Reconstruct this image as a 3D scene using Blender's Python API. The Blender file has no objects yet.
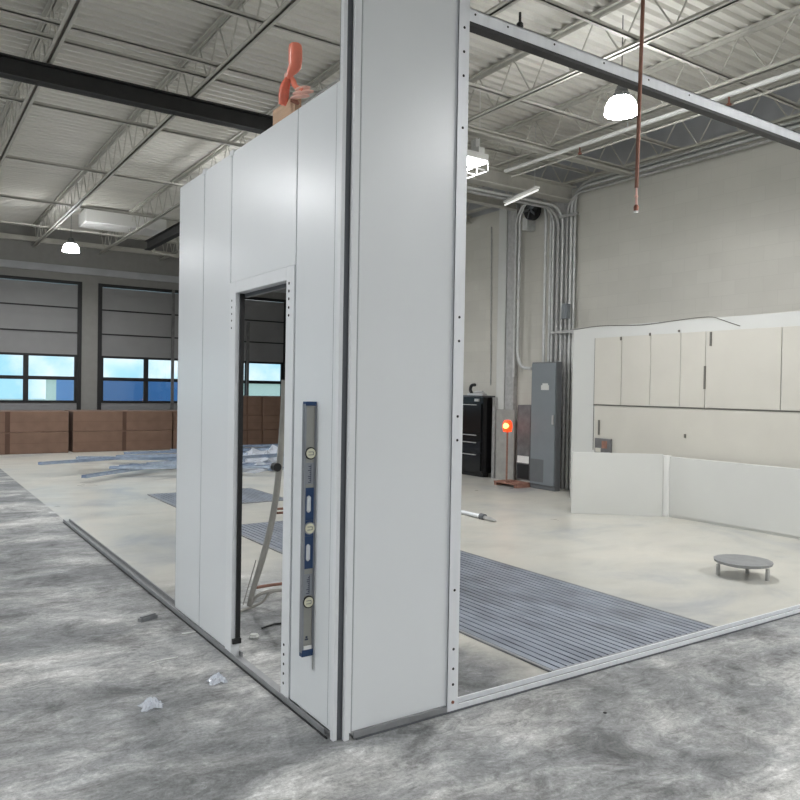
import bpy, math, random
from mathutils import Vector, Matrix
random.seed(7)
PI = math.pi
C = bpy.context.scene.collection
SC = bpy.context.scene

# ------------------------------------------------------------------ camera
YAW, PIT, ROL, FPX, CH = math.radians(33.96), math.radians(.78), math.radians(.95), 755.0, 1.63
cam = bpy.data.cameras.new('camera'); co = bpy.data.objects.new('camera', cam); C.objects.link(co)
cam.sensor_width = 36; cam.lens = 36 * FPX / 800; cam.clip_start = .05; cam.clip_end = 300
co.matrix_world = (Matrix.Translation((0, 0, CH)) @ Matrix.Rotation(-YAW, 4, 'Z') @
                   Matrix.Rotation(PI/2 - PIT, 4, 'X') @ Matrix.Rotation(ROL, 4, 'Z'))
SC.camera = co

def at(ax, v, px, py):
    """the point of the plane axis=v that the photograph shows at (px, py)"""
    x = (px-400)/FPX; y = (400-py)/FPX
    d = Vector((x*math.cos(ROL)-y*math.sin(ROL), y*math.cos(ROL)+x*math.sin(ROL), 0))
    fw = math.cos(PIT)+d.y*math.sin(PIT); up = d.y*math.cos(PIT)-math.sin(PIT); lat = d.x
    r = Vector((lat*math.cos(YAW)+fw*math.sin(YAW), fw*math.cos(YAW)-lat*math.sin(YAW), up))
    o = Vector((0, 0, CH)); t = (v-o[ax])/r[ax]
    return o+r*t

# ------------------------------------------------------------------ materials
def srgb(c):
    f = lambda v: ((v/255)/12.92 if v/255 <= .04045 else ((v/255+.055)/1.055)**2.4)
    return (f(c[0]), f(c[1]), f(c[2]), 1)

def mat(name, col, rough=.6, metal=0, var=.0, scale=6, bump=0, spec=.5, emit=None, es=0, stretch=(1, 1, 1), coat=0):
    m = bpy.data.materials.new(name); m.use_nodes = True
    n = m.node_tree.nodes; l = m.node_tree.links; b = n['Principled BSDF']
    c = srgb(col)
    b.inputs['Base Color'].default_value = c
    b.inputs['Roughness'].default_value = rough; b.inputs['Metallic'].default_value = metal
    b.inputs['Specular IOR Level'].default_value = spec
    b.inputs['Coat Weight'].default_value = coat
    if emit:
        b.inputs['Emission Color'].default_value = srgb(emit); b.inputs['Emission Strength'].default_value = es
    tc = n.new('ShaderNodeTexCoord'); mp = n.new('ShaderNodeMapping'); mp.inputs['Scale'].default_value = stretch
    nz = n.new('ShaderNodeTexNoise'); nz.inputs['Scale'].default_value = scale; nz.inputs['Detail'].default_value = 6
    l.new(tc.outputs['Object'], mp.inputs[0]); l.new(mp.outputs[0], nz.inputs['Vector'])
    cr = n.new('ShaderNodeMapRange'); cr.inputs[1].default_value = .3; cr.inputs[2].default_value = .7
    cr.inputs[3].default_value = 1-var; cr.inputs[4].default_value = 1+var
    l.new(nz.outputs['Fac'], cr.inputs[0])
    hs = n.new('ShaderNodeHueSaturation'); hs.inputs['Color'].default_value = c
    l.new(cr.outputs[0], hs.inputs['Value']); l.new(hs.outputs[0], b.inputs['Base Color'])
    if bump:
        bp = n.new('ShaderNodeBump'); bp.inputs['Strength'].default_value = bump; bp.inputs['Distance'].default_value = .01
        l.new(nz.outputs['Fac'], bp.inputs['Height']); l.new(bp.outputs[0], b.inputs['Normal'])
    return m

M = {}
M['panel'] = mat('white_panel', (220, 224, 227), .3, var=.01, scale=2, bump=.006, spec=.55)
M['flange'] = mat('panel_flange', (224, 227, 230), .35, var=.01)
M['groove'] = mat('seam_groove', (150, 154, 158), .6)
M['alu'] = mat('aluminium', (226, 229, 233), .42, .12, var=.05, scale=20, stretch=(1, 1, .1))
M['alu_dull'] = mat('dull_aluminium', (150, 152, 154), .5, .5, var=.1, scale=12)
M['dark'] = mat('dark_channel', (98, 101, 106), .45, .3, var=.08)
M['black'] = mat('black_rubber', (22, 22, 24), .5, var=.1)
M['hole'] = mat('hole', (30, 30, 32), .8)
M['screw'] = mat('screw', (215, 215, 215), .3, .6)
M['steel_white'] = mat('painted_joist', (196, 194, 186), .55, var=.06, scale=8)
M['deck'] = mat('deck', (220, 218, 211), .5, .0, var=.06, scale=1.5, stretch=(.3, 3, 1))
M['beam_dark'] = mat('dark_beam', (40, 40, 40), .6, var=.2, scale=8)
M['pipe'] = mat('galvanised', (206, 207, 206), .45, .35, var=.1, scale=15)
M['pipe_dark'] = mat('galvanised_dark', (178, 178, 177), .5, .3, var=.15, scale=15)
M['copper'] = mat('copper', (134, 96, 82), .4, .5, var=.12, scale=30, stretch=(1, 1, .2))
M['brass'] = mat('worn_fitting', (150, 100, 85), .4, .6, var=.2, scale=40)
M['elec'] = mat('grey_enamel', (120, 126, 131), .45, var=.05, scale=3)
M['elec_dark'] = mat('grey_enamel_shaded_side', (98, 101, 104), .5, var=.05)  # darker copy of the enamel, with the cabinet side's shade in the colour
M['blackgloss'] = mat('black_gloss', (16, 16, 18), .15, var=.1)
M['paper'] = mat('white_board', (206, 207, 204), .6, var=.015, scale=2)
M['paper_beige'] = mat('beige_board', (202, 199, 190), .6, var=.03, scale=2)
M['line'] = mat('pencil_grey', (105, 102, 96), .7)
M['card'] = mat('cardboard', (116, 92, 78), .8, var=.1, scale=5)
M['tape'] = mat('carton_tape', (80, 55, 42), .5)
M['wood'] = mat('pine', (196, 164, 136), .6, var=.12, scale=12, stretch=(8, .6, 8))
M['orange'] = mat('orange_plastic', (246, 140, 116), .3, var=.06, scale=15)
M['orange_dark'] = mat('orange_plastic_worn', (220, 112, 88), .4, var=.2, scale=25)
M['pink'] = mat('pink_pad', (248, 200, 186), .45, var=.1, scale=30, bump=.2)
M['lvl'] = mat('level_frame', (150, 153, 158), .3, .7, var=.04)
M['lvl_tan'] = mat('level_face', (158, 158, 152), .4, .4, var=.04)
M['blue'] = mat('level_blue', (28, 58, 98), .35, var=.05)
M['vial'] = mat('vial', (222, 220, 196), .2, var=.04)
M['slot'] = mat('grip_slot_light', (212, 216, 220), .4)
M['ink'] = mat('ink', (60, 66, 86), .5)
M['tube'] = mat('tube_grey', (158, 156, 150), .45, .2, var=.1, scale=10)
M['grate'] = mat('grate_slat', (140, 147, 159), .42, .3, var=.3, scale=2.2, stretch=(2, 1, 1))
M['grate_shade'] = mat('grate_shadow', (74, 79, 92), .8, var=.2)
M['doorsec'] = mat('door_section', (138, 138, 139), .6, var=.04, scale=3)
M['doordark'] = mat('door_dark', (30, 30, 32), .6)
M['farwall'] = mat('far_wall', (140, 139, 136), .8, var=.05)
M['upwall'] = mat('shaded_wall_and_girt', (176, 178, 182), .7, var=.08, scale=3)
M['machine'] = mat('machine_grey', (104, 104, 105), .6, var=.2, scale=10)
M['splash'] = mat('scuffed_grey', (160, 159, 155), .6, var=.12, scale=8)
M['rust'] = mat('rusty_pallet', (142, 104, 90), .8, var=.2, scale=20)
M['white'] = mat('white_paint', (232, 232, 230), .4)
M['shiny'] = mat('shiny_aluminium_stock', (190, 205, 225), .25, .7, var=.15, scale=14)
M['bluetruck'] = mat('blue_trailer', (84, 138, 205), .5)
M['outbuild'] = mat('pale_building', (235, 238, 225), .7)
M['asphalt'] = mat('outside_ground', (190, 195, 185), .9)
M['lamp'] = mat('lamp_dome', (255, 255, 255), .4, emit=(250, 251, 252), es=27)
M['lampcap'] = mat('lamp_cap', (96, 98, 98), .45, .4)
M['led'] = mat('led', (255, 255, 255), .4, emit=(252, 253, 255), es=9)
M['strip'] = mat('strip_light', (255, 255, 255), .4, emit=(255, 253, 248), es=.35)
M['redlamp'] = mat('red_lamp', (230, 70, 30), .4, emit=(255, 62, 20), es=.9)
M['redcore'] = mat('red_lamp_core', (255, 190, 110), .4, emit=(255, 185, 90), es=2.2)

def film_mat():
    m = bpy.data.materials.new('clear_film'); m.use_nodes = True
    n = m.node_tree.nodes; l = m.node_tree.links; b = n['Principled BSDF']
    b.inputs['Base Color'].default_value = srgb((228, 234, 244)); b.inputs['Roughness'].default_value = .12
    tr = n.new('ShaderNodeBsdfTransparent'); mx = n.new('ShaderNodeMixShader'); mx.inputs[0].default_value = .62
    l.new(tr.outputs[0], mx.inputs[1]); l.new(b.outputs[0], mx.inputs[2]); l.new(mx.outputs[0], n['Material Output'].inputs[0])
    return m
M['film'] = film_mat()
def glass_mat():
    m = bpy.data.materials.new('pane_glass'); m.use_nodes = True
    n = m.node_tree.nodes; l = m.node_tree.links
    tr = n.new('ShaderNodeBsdfTransparent'); tr.inputs[0].default_value = (.9, .96, .98, 1)
    g = n.new('ShaderNodeBsdfGlossy'); g.inputs['Roughness'].default_value = .05
    mx = n.new('ShaderNodeMixShader'); mx.inputs[0].default_value = .07
    l.new(tr.outputs[0], mx.inputs[1]); l.new(g.outputs[0], mx.inputs[2]); l.new(mx.outputs[0], n['Material Output'].inputs[0])
    return m
M['glass'] = glass_mat()

def floor_mat():
    m = bpy.data.materials.new('concrete_floor'); m.use_nodes = True
    n = m.node_tree.nodes; l = m.node_tree.links; b = n['Principled BSDF']
    tc = n.new('ShaderNodeTexCoord')
    def noise(sc, det, st=(1, 1, 1), rot=0, dist=0, rough=.6):
        mp = n.new('ShaderNodeMapping'); mp.inputs['Scale'].default_value = st; mp.inputs['Rotation'].default_value = (0, 0, rot)
        nz = n.new('ShaderNodeTexNoise'); nz.inputs['Scale'].default_value = sc; nz.inputs['Detail'].default_value = det
        nz.inputs['Distortion'].default_value = dist; nz.inputs['Roughness'].default_value = rough
        l.new(tc.outputs['Object'], mp.inputs[0]); l.new(mp.outputs[0], nz.inputs['Vector']); return nz.outputs['Fac']
    def ramp(fac, pts):
        r = n.new('ShaderNodeValToRGB'); e = r.color_ramp.elements
        while len(e) < len(pts): e.new(.5)
        for i, (p, c) in enumerate(pts):
            e[i].position = p; e[i].color = c if isinstance(c, tuple) and len(c) == 4 else (c, c, c, 1)
        l.new(fac, r.inputs[0]); return r.outputs[0]
    def mix(f, a, c, t='MIX'):
        x = n.new('ShaderNodeMix'); x.data_type = 'RGBA'; x.blend_type = t
        if isinstance(f, float): x.inputs[0].default_value = f
        else: l.new(f, x.inputs[0])
        l.new(a, x.inputs[6]); l.new(c, x.inputs[7]); return x.outputs[2]
    big = noise(.9, 5, (1, 1.6, 1), .5, .6)
    outer = ramp(big, [(.34, srgb((112, 114, 116))), (.45, srgb((134, 136, 137))), (.53, srgb((156, 157, 157))), (.64, srgb((196, 196, 194)))])
    patch = noise(2.4, 12, (1, 1.3, 1), 1.1, .7, .74)
    outer = mix(1.0, outer, ramp(patch, [(.37, .5), (.46, .84), (.54, 1.0), (.64, 1.32)]), 'MULTIPLY')
    streak = noise(6, 10, (.8, 1.7, 1), -.35, 2.2, .78)
    outer = mix(1.0, outer, ramp(streak, [(.38, .62), (.48, .96), (.54, 1.02), (.62, 1.38)]), 'MULTIPLY')
    grain = noise(55, 6, (1, 1, 1), 0, .5, .8)
    outer = mix(1.0, outer, ramp(grain, [(.36, .74), (.5, 1.0), (.64, 1.2)]), 'MULTIPLY')
    inner0 = ramp(noise(.7, 5, (1, 1, 1), .3, .8), [(.3, srgb((160, 163, 166))), (.46, srgb((188, 187, 180))), (.7, srgb((200, 196, 186)))])
    inner = mix(1.0, inner0, ramp(noise(1.6, 3.5, (1, 2, 1), .9, .5, .55), [(.3, .9), (.5, 1.0), (.7, 1.03)]), 'MULTIPLY')
    inner = mix(1.0, inner, ramp(grain, [(.35, .96), (.65, 1.03)]), 'MULTIPLY')
    sep = n.new('ShaderNodeSeparateXYZ'); l.new(tc.outputs['Object'], sep.inputs[0])
    def math_(op, a, v, clamp=False):
        x = n.new('ShaderNodeMath'); x.operation = op; x.use_clamp = clamp
        for i, q in enumerate((a, v)):
            if isinstance(q, (int, float)): x.inputs[i].default_value = q
            else: l.new(q, x.inputs[i])
        return x.outputs[0]
    mx = math_('MULTIPLY', math_('SUBTRACT', sep.outputs[0], 1.72), 60, True)
    my = math_('MULTIPLY', math_('SUBTRACT', sep.outputs[1], 3.04), 60, True)
    # bare grey concrete carries on for a stretch inside the doorway
    nb = math_('SUBTRACT', math_('ADD', math_('MULTIPLY', sep.outputs[0], .9), math_('MULTIPLY', big, 1.2)), 3.0)
    m2 = math_('MULTIPLY', nb, 2.2, True)
    far = math_('MULTIPLY', math_('SUBTRACT', sep.outputs[1], 5.6), 1.0, True)
    m2 = math_('MAXIMUM', m2, far)
    f = math_('MULTIPLY', math_('MULTIPLY', mx, my), m2)
    col = mix(f, outer, inner)
    l.new(col, b.inputs['Base Color'])
    ro = mix(f, ramp(patch, [(.35, .62), (.6, .5)]), ramp(big, [(.3, .4), (.7, .27)]))
    l.new(ro, b.inputs['Roughness'])
    bp = n.new('ShaderNodeBump'); bp.inputs['Strength'].default_value = .16; bp.inputs['Distance'].default_value = .008
    l.new(patch, bp.inputs['Height']); l.new(bp.outputs[0], b.inputs['Normal'])
    return m
M['floor'] = floor_mat()

def block_mat():
    m = bpy.data.materials.new('painted_block'); m.use_nodes = True
    n = m.node_tree.nodes; l = m.node_tree.links; b = n['Principled BSDF']
    tc = n.new('ShaderNodeTexCoord'); mp = n.new('ShaderNodeMapping'); mp.inputs['Rotation'].default_value = (PI/2, 0, PI/2)
    cb = n.new('ShaderNodeCombineXYZ'); sp = n.new('ShaderNodeSeparateXYZ')
    l.new(tc.outputs['Object'], sp.inputs[0]); l.new(sp.outputs[1], cb.inputs[0]); l.new(sp.outputs[2], cb.inputs[1])
    br = n.new('ShaderNodeTexBrick'); br.inputs['Scale'].default_value = 1; br.inputs['Brick Width'].default_value = .4
    br.inputs['Row Height'].default_value = .2; br.inputs['Mortar Size'].default_value = .006; br.inputs['Mortar Smooth'].default_value = .6
    br.inputs['Color1'].default_value = srgb((204, 202, 194)); br.inputs['Color2'].default_value = srgb((200, 198, 190)); br.inputs['Mortar'].default_value = srgb((197, 195, 187))
    l.new(cb.outputs[0], br.inputs['Vector'])
    nz = n.new('ShaderNodeTexNoise'); nz.inputs['Scale'].default_value = 1.2; nz.inputs['Detail'].default_value = 6
    l.new(tc.outputs['Object'], nz.inputs['Vector'])
    r = n.new('ShaderNodeMapRange'); r.inputs[1].default_value = .3; r.inputs[2].default_value = .7; r.inputs[3].default_value = .94; r.inputs[4].default_value = 1.04
    l.new(nz.outputs['Fac'], r.inputs[0])
    hs = n.new('ShaderNodeHueSaturation'); l.new(br.outputs['Color'], hs.inputs['Color']); l.new(r.outputs[0], hs.inputs['Value'])
    l.new(hs.outputs[0], b.inputs['Base Color']); b.inputs['Roughness'].default_value = .75
    bp = n.new('ShaderNodeBump'); bp.inputs['Strength'].default_value = .15; bp.inputs['Distance'].default_value = .004; bp.invert = True
    l.new(br.outputs['Fac'], bp.inputs['Height']); l.new(bp.outputs[0], b.inputs['Normal'])
    return m
M['block'] = block_mat()

# ------------------------------------------------------------------ mesh helpers
class MB:
    def __init__(s): s.v = []; s.f = []
    def box(s, x0, y0, z0, x1, y1, z1):
        if x0 > x1: x0, x1 = x1, x0
        if y0 > y1: y0, y1 = y1, y0
        if z0 > z1: z0, z1 = z1, z0
        i = len(s.v)
        s.v += [(x, y, z) for z in (z0, z1) for x, y in ((x0, y0), (x1, y0), (x1, y1), (x0, y1))]
        s.f += [(i+3, i+2, i+1, i), (i+4, i+5, i+6, i+7)] + [(i+a, i+(a+1) % 4, i+(a+1) % 4+4, i+a+4) for a in range(4)]
        return s
    def obox(s, c, u, v, w, a, b, d):
        """box about centre c with half sizes a,b,d along unit vectors u,v,w"""
        c, u, v, w = map(Vector, (c, u, v, w)); i = len(s.v)
        for z in (-1, 1):
            for x, y in ((-1, -1), (1, -1), (1, 1), (-1, 1)):
                s.v.append(tuple(c+u*a*x+v*b*y+w*d*z))
        s.f += [(i+3, i+2, i+1, i), (i+4, i+5, i+6, i+7)] + [(i+q, i+(q+1) % 4, i+(q+1) % 4+4, i+q+4) for q in range(4)]
        return s
    def tube(s, pts, r, n=10, flat=1.0, fdir=None):
        pts = [Vector(p) for p in pts]; k = len(pts)
        rr = r if isinstance(r, (list, tuple)) else [r]*k
        i0 = len(s.v); t = (pts[1]-pts[0]).normalized()
        a = Vector(fdir).normalized() if fdir else (Vector((0, 0, 1)) if abs(t.z) < .9 else Vector((1, 0, 0)))
        a = (a-t*a.dot(t)).normalized()
        for j in range(k):
            if j == 0: t2 = (pts[1]-pts[0])
            elif j == k-1: t2 = pts[-1]-pts[-2]
            else: t2 = pts[j+1]-pts[j-1]
            t2.normalize(); a = (a-t2*a.dot(t2)).normalized(); b = t2.cross(a)
            for q in range(n):
                th = 2*PI*q/n
                s.v.append(tuple(pts[j]+a*math.cos(th)*rr[j]*flat+b*math.sin(th)*rr[j]))
        for j in range(k-1):
            for q in range(n):
                p0 = i0+j*n+q; p1 = i0+j*n+(q+1) % n
                s.f.append((p0, p1, p1+n, p0+n))
        s.f.append(tuple(i0+q for q in reversed(range(n)))); s.f.append(tuple(i0+(k-1)*n+q for q in range(n)))
        return s
    def lathe(s, c, prof, n=24):
        """profile [(r, z)] from top to bottom about a vertical axis at c"""
        i0 = len(s.v); c = Vector(c)
        for r, z in prof:
            for q in range(n):
                th = 2*PI*q/n; s.v.append((c.x+r*math.cos(th), c.y+r*math.sin(th), c.z+z))
        for j in range(len(prof)-1):
            for q in range(n):
                a = i0+j*n+q; b = i0+j*n+(q+1) % n; s.f.append((a, a+n, b+n, b))
        s.f.append(tuple(i0+q for q in range(n))); s.f.append(tuple(i0+(len(prof)-1)*n+q for q in reversed(range(n))))
        return s
    def disc(s, c, nrm, r, h, n=12):
        c = Vector(c); nrm = Vector(nrm).normalized(); return s.tube([c, c+nrm*h], r, n)
    def build(s, name, m, parent=None, smooth=False, bev=0, sub=0):
        me = bpy.data.meshes.new(name); off = Vector((0, 0, 0))
        if parent is not None: off = parent.matrix_basis.translation if parent.parent is None else parent.parent.matrix_basis.translation
        if parent is None and s.v:
            xs = [v[0] for v in s.v]; ys = [v[1] for v in s.v]; zs = [v[2] for v in s.v]
            off = Vector(((min(xs)+max(xs))/2, (min(ys)+max(ys))/2, min(zs)))
            if name in ('floor',) or name.startswith(('wall_', 'ceiling')): off = Vector((0, 0, 0))
        me.from_pydata([tuple(Vector(v)-off) for v in s.v], [], s.f); me.update(); me.materials.append(m)
        if smooth:
            me.polygons.foreach_set('use_smooth', [True]*len(me.polygons))
            me.set_sharp_from_angle(angle=math.radians(40))
        o = bpy.data.objects.new(name, me); C.objects.link(o)
        if parent is None: o.location = off
        else: o.parent = parent
        if parent is not None and parent.parent is None and parent.type == 'MESH': pass
        if bev:
            bm = o.modifiers.new('bevel', 'BEVEL'); bm.width = bev; bm.segments = 2; bm.limit_method = 'ANGLE'
        if sub:
            sm = o.modifiers.new('subsurf', 'SUBSURF'); sm.levels = sub; sm.render_levels = sub
        return o

def thing(name, label, cat, loc, group=None):
    o = bpy.data.objects.new(name, None); C.objects.link(o); o.location = loc; o.empty_display_size = .1
    o['label'] = label; o['category'] = cat
    if group: o['group'] = group
    return o
def tag(o, label, cat, group=None, kind=None):
    o['label'] = label; o['category'] = cat
    if group: o['group'] = group
    if kind: o['kind'] = kind
    return o
def struct(o, label, cat):
    o['kind'] = 'structure'; o['label'] = label; o['category'] = cat; return o
def smoothpath(pts, n=6):
    P = [Vector(p) for p in pts]; P = [P[0]*2-P[1]]+P+[P[-1]*2-P[-2]]; out = []
    for i in range(1, len(P)-2):
        for k in range(n):
            t = k/n; a, b, c, d = P[i-1], P[i], P[i+1], P[i+2]
            out.append(.5*((2*b)+(c-a)*t+(2*a-5*b+4*c-d)*t*t+(3*b-a-3*c+d)*t**3))
    out.append(P[-2]); return out

# ------------------------------------------------------------------ the room
XL, XR, YB, YF, ZC = -10.0, 9.5, -9.0, 21.0, 5.66
XA, YA = 12.0, 18.6      # the hall widens in its far corner
struct(MB().box(XL-.3, YB-.3, -.3, XA+.3, YF+.3, 0).build('floor', M['floor']), 'patchy grey trowelled concrete floor, paler beyond the white booth', 'floor')
struct(MB().box(XR, YB-.3, 0, XR+.3, YA, 5.05).box(XR+.3, YA-.2, 0, XA, YA, 5.05).box(XA, YA-.2, 0, XA+.3, YF+.3, 5.05).build('wall_right', M['block']), 'long pale painted block wall on the right', 'wall')
struct(MB().box(XR+.05, YB-.3, 5.05, XR+.3, YA, 6.0).box(XR+.3, YA-.15, 5.05, XA, YA, 6.0).box(XA+.05, YA-.15, 5.05, XA+.3, YF+.3, 6.0).build('trim_1', M['upwall']), 'top of the pale block wall, its shade put in as a grey band', 'wall band')  # the wall carries on up here; its shade is built as a grey band
struct(MB().box(XL-.3, YB-.3, 0, XR+.3, YB, 6.0).build('wall_back', M['farwall']), 'grey wall behind the camera', 'wall')

# deck: trapezoid flutes running along X
mb = MB(); y = YB-.1; prof = []
while y < YF+.1:
    prof += [(y, 5.615), (y+.038, 5.615), (y+.055, 5.655), (y+.135, 5.655)]; y += .152
for (yy, zz) in prof: mb.v += [(XL-.1, yy, zz), (XA+.1, yy, zz)]
for k in range(len(prof)-1): mb.f.append((2*k+2, 2*k+3, 2*k+1, 2*k))
nb = len(mb.v); mb.box(XL-.3, YB-.3, 5.75, XA+.3, YF+.3, 5.85)
struct(mb.build('ceiling', M['deck']), 'white corrugated metal roof deck with parallel flutes', 'ceiling')

# far wall with overhead doors
SEC = [0, .57, 1.17, 1.78, 2.38, 2.97, 3.61, 4.22]
def far_door(idx, x0, x1, label, axis=1, wallpos=YF, winrows=((1.21, 1.74), (1.83, 2.34)), npane=3):
    def bx(mbx, a0, d0, z0, a1, d1, z1):
        if axis == 1: mbx.box(a0, wallpos+d0, z0, a1, wallpos+d1, z1)
        else: mbx.box(wallpos-d0, a0, z0, wallpos-d1, a1, z1)
    loc = ((x0+x1)/2, wallpos, 0) if axis == 1 else (wallpos, (x0+x1)/2, 0)
    t = bpy.data.objects.new('door_%d' % idx, None); C.objects.link(t); t.location = loc; struct(t, label, 'overhead door')
    for k in range(7):
        z0, z1 = SEC[k]+.01, SEC[k+1]-.01
        win = [w for w in winrows if w[0] > z0-.02 and w[1] < z1+.02]
        m_ = MB()
        if win:
            w0, w1 = win[0]
            bx(m_, x0, .03, z0, x1, .09, w0); bx(m_, x0, .03, w1, x1, .09, z1)
            st = (x1-x0)/npane
            for q in range(npane+1):
                a = x0+st*q; bx(m_, max(x0, a-.06), .03, w0, min(x1, a+.06), .09, w1)
            o = m_.build('door_rail', M['doordark'], t)
            for q in range(npane):
                g = MB(); bx(g, x0+st*q+.06, .055, w0, x0+st*(q+1)-.06, .062, w1); g.build('pane', M['glass'], t)
        else:
            bx(m_, x0, .03, z0, x1, .09, z1); bx(m_, x0, .022, z1-.19, x1, .03, z1-.17)
            m_.build('door_section', M['doorsec'], t)
    g = MB()
    for k in range(1, 7): bx(g, x0, .01, SEC[k]-.018, x1, .03, SEC[k]+.018)
    g.build('section_seal', M['doordark'], t)
    h = MB(); bx(h, x0-.1, -.02, 4.22, x1+.1, .09, 4.3); bx(h, x0-.1, -.02, 0, x0, .09, 4.22); bx(h, x1, -.02, 0, x1+.1, .09, 4.22)
    h.build('door_frame', M['doordark'], t)
    return t
fd = [(-9.2, -5.2), (-4.4, -.4), (.4, 4.0), (4.6, 6.95), (7.55, 9.86)]
labs = ['leftmost grey overhead door of the far wall', 'second grey overhead door from the left on the far wall', 'middle grey overhead door on the far wall',
        'grey overhead door with blue lower windows seen left of the booth', 'narrow grey overhead door seen through the booth doorway']
mb = MB(); xs = XL-.3
for i, (a, b) in enumerate(fd):
    far_door(i+1, a, b, labs[i], npane=(2 if i > 2 else 3))
    mb.box(xs, YF, 0, a-.1, YF+.2, 4.3); xs = b+.1
mb.box(xs, YF, 0, XA, YF+.2, 4.3); mb.box(XL-.3, YF, 4.3, XA, YF+.2, 5.66)
struct(mb.build('wall_far', M['farwall']), 'dim grey far wall above and between the overhead doors', 'wall')
struct(MB().box(XL, YF-.06, 4.5, XA, YF, 4.62).box(XL, YF-.03, 4.62, XA, YF, 4.68).build('trim_2', M['upwall']), 'light horizontal girt over the far overhead doors', 'wall girt')
struct(MB().box(XL, YF-.1, 5.2, XA, YF, 5.32).build('trim_3', M['steel_white']), 'pale eave strut along the top of the far wall', 'eave strut')
# wall on the left, with window bands
mb = MB(); ys = YB-.3
ld = [(-6, -1.5), (0, 4.5), (6, 10.5), (12, 16.5)]
for i, (a, b) in enumerate(ld):
    far_door(6+i, a, b, ['overhead door of the left wall nearest the camera end', 'second overhead door along the left wall', 'third overhead door along the left wall', 'overhead door of the left wall nearest the far end'][i], axis=0, wallpos=XL, npane=3)
    mb.box(XL-.2, ys, 0, XL, a-.1, 4.3); ys = b+.1
mb.box(XL-.2, ys, 0, XL, YF+.3, 4.3); mb.box(XL-.2, YB-.3, 4.3, XL, YF+.3, 6)
struct(mb.build('wall_left', M['paper_beige']), 'pale wall with overhead doors on the left side', 'wall')

# outside
g = MB().box(-60, 21.5, -.32, 60, 90, -.02).box(-60, -12, -.32, -10.5, 21.5, -.02)
struct(g.build('ground', M['asphalt']), 'pale ground outside the overhead doors', 'ground')
t = thing('trailer', 'blue trailer parked outside the far overhead door', 'trailer', (7.5, 27, 0))
MB().box(5.5, 27, .5, 8.6, 33, 1.83).build('body', M['bluetruck'], t, bev=.03); [MB().tube([(x, 27.6, .38), (x+.3, 27.6, .38)], .4, 16).build('wheel', M['black'], t) for x in (5.6, 8.2)]
t = thing('outside_building', 'pale low building beyond the far windows', 'building', (12, 52, 0))
MB().box(9, 48, -.02, 28, 58, 1.95).build('wall', M['outbuild'], t); MB().box(8.8, 47.8, 1.95, 28.2, 58.2, 2.1).build('roof', M['white'], t)

# ------------------------------------------------------------------ roof steel
JX = [2.95+1.58*k for k in range(-8, 5)]
ords = ['right wall', 'second', 'third', 'fourth', 'fifth', 'sixth', 'seventh', 'eighth', 'ninth', 'tenth', 'eleventh', 'twelfth', 'thirteenth']
for i, x in enumerate(reversed(JX)):
    lab = 'white open-web roof joist closest to the pale block wall' if i == 0 else 'white open-web roof joist, %s row out from the pale block wall' % ords[i]
    t = thing('roof_joist', lab, 'roof joist', (x, 6, 5.08), 'white open-web roof joists')
    MB().box(x-.055, YB, 5.585, x-.008, YF, 5.593).box(x-.016, YB, 5.55, x-.008, YF, 5.593).box(x+.008, YB, 5.585, x+.055, YF, 5.613).box(x-.055, YB, 5.593, x+.055, YF, 5.613).box(x+.008, YB, 5.55, x+.016, YF, 5.6).build('top_chord', M['steel_white'], t)
    MB().box(x-.05, YB, 5.08, x-.008, YF, 5.088).box(x-.016, YB, 5.08, x-.008, YF, 5.125).box(x+.008, YB, 5.08, x+.05, YF, 5.088).box(x+.008, YB, 5.08, x+.016, YF, 5.125).build('bottom_chord', M['steel_white'], t)
    w = MB(); y = YB+.1; up = False
    while y < YF-.4:
        a = (x, y, 5.59 if up else 5.09); b = (x, y+.32, 5.09 if up else 5.59)
        w.tube([a, b], .0095, 5); y += .32; up = not up
    w.build('web', M['steel_white'], t)

def bridging(y, z, lab, r=.022, x0=XL, x1=XR-.05, m='steel_white'):
    return tag(MB().box(x0, y-r, z, x1, y+r, z+.012).box(x0, y-r, z, x1, y-r+.008, z+2*r).build('bridging_angle', M[m]), lab, 'bridging bar', 'bridging angles across the joists')
for y, lab in ((4.98, 'bridging angle passing above the glowing dome lamp'), (6.83, 'bridging angle nearest the top left edge of the photo'), (8.05, 'bridging angle a little ahead of the dark beam'),
               (8.42, 'bridging angle closest in front of the dark beam'), (10.5, 'pale bridging angle just behind the dark beam'), (13.2, 'second bridging angle behind the dark beam'), (16.0, 'third bridging angle behind the dark beam'), (18.6, 'bridging angle nearest the far wall'),
               (1.5, 'bridging angle over the corner of the booth')):
    bridging(y, 5.127, lab)

def ibeam(mb, x0, x1, y, z0, z1, w):
    mb.box(x0, y-w/2, z0, x1, y+w/2, z0+.018).box(x0, y-w/2, z1-.018, x1, y+w/2, z1).box(x0, y-.012, z0, x1, y+.012, z1)
tg = MB(); ibeam(tg, XL, 5.9, 9.0, 4.87, 5.075, .16)  # same girder as the pale stretch, its unlit part painted dark
tag(tg.build('roof_girder', M['beam_dark']), 'girder stretch coloured dark for shade, crossing under the joists behind the white wall', 'girder')
tg = MB(); ibeam(tg, 5.92, 9.47, 9.0, 4.83, 5.075, .24)
tag(tg.build('roof_girder', M['steel_white']), 'pale lit stretch of the girder running to the conduit bundle', 'girder')
for y, z, lab in ((10.3, 4.93, 'pale cross beam right behind the pale girder'), (11.7, 4.93, 'pale cross beam second behind the pale girder'), (13.4, 4.93, 'pale cross beam third behind the pale girder'), (7.75, 5.0, 'pale cross beam ahead of the pale girder')):
    b_ = MB(); ibeam(b_, 5.95, 9.47, y, z, 5.075, .14)
    tag(b_.build('cross_beam', M['steel_white']), lab, 'beam', 'pale cross beams over the right bay')
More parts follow.
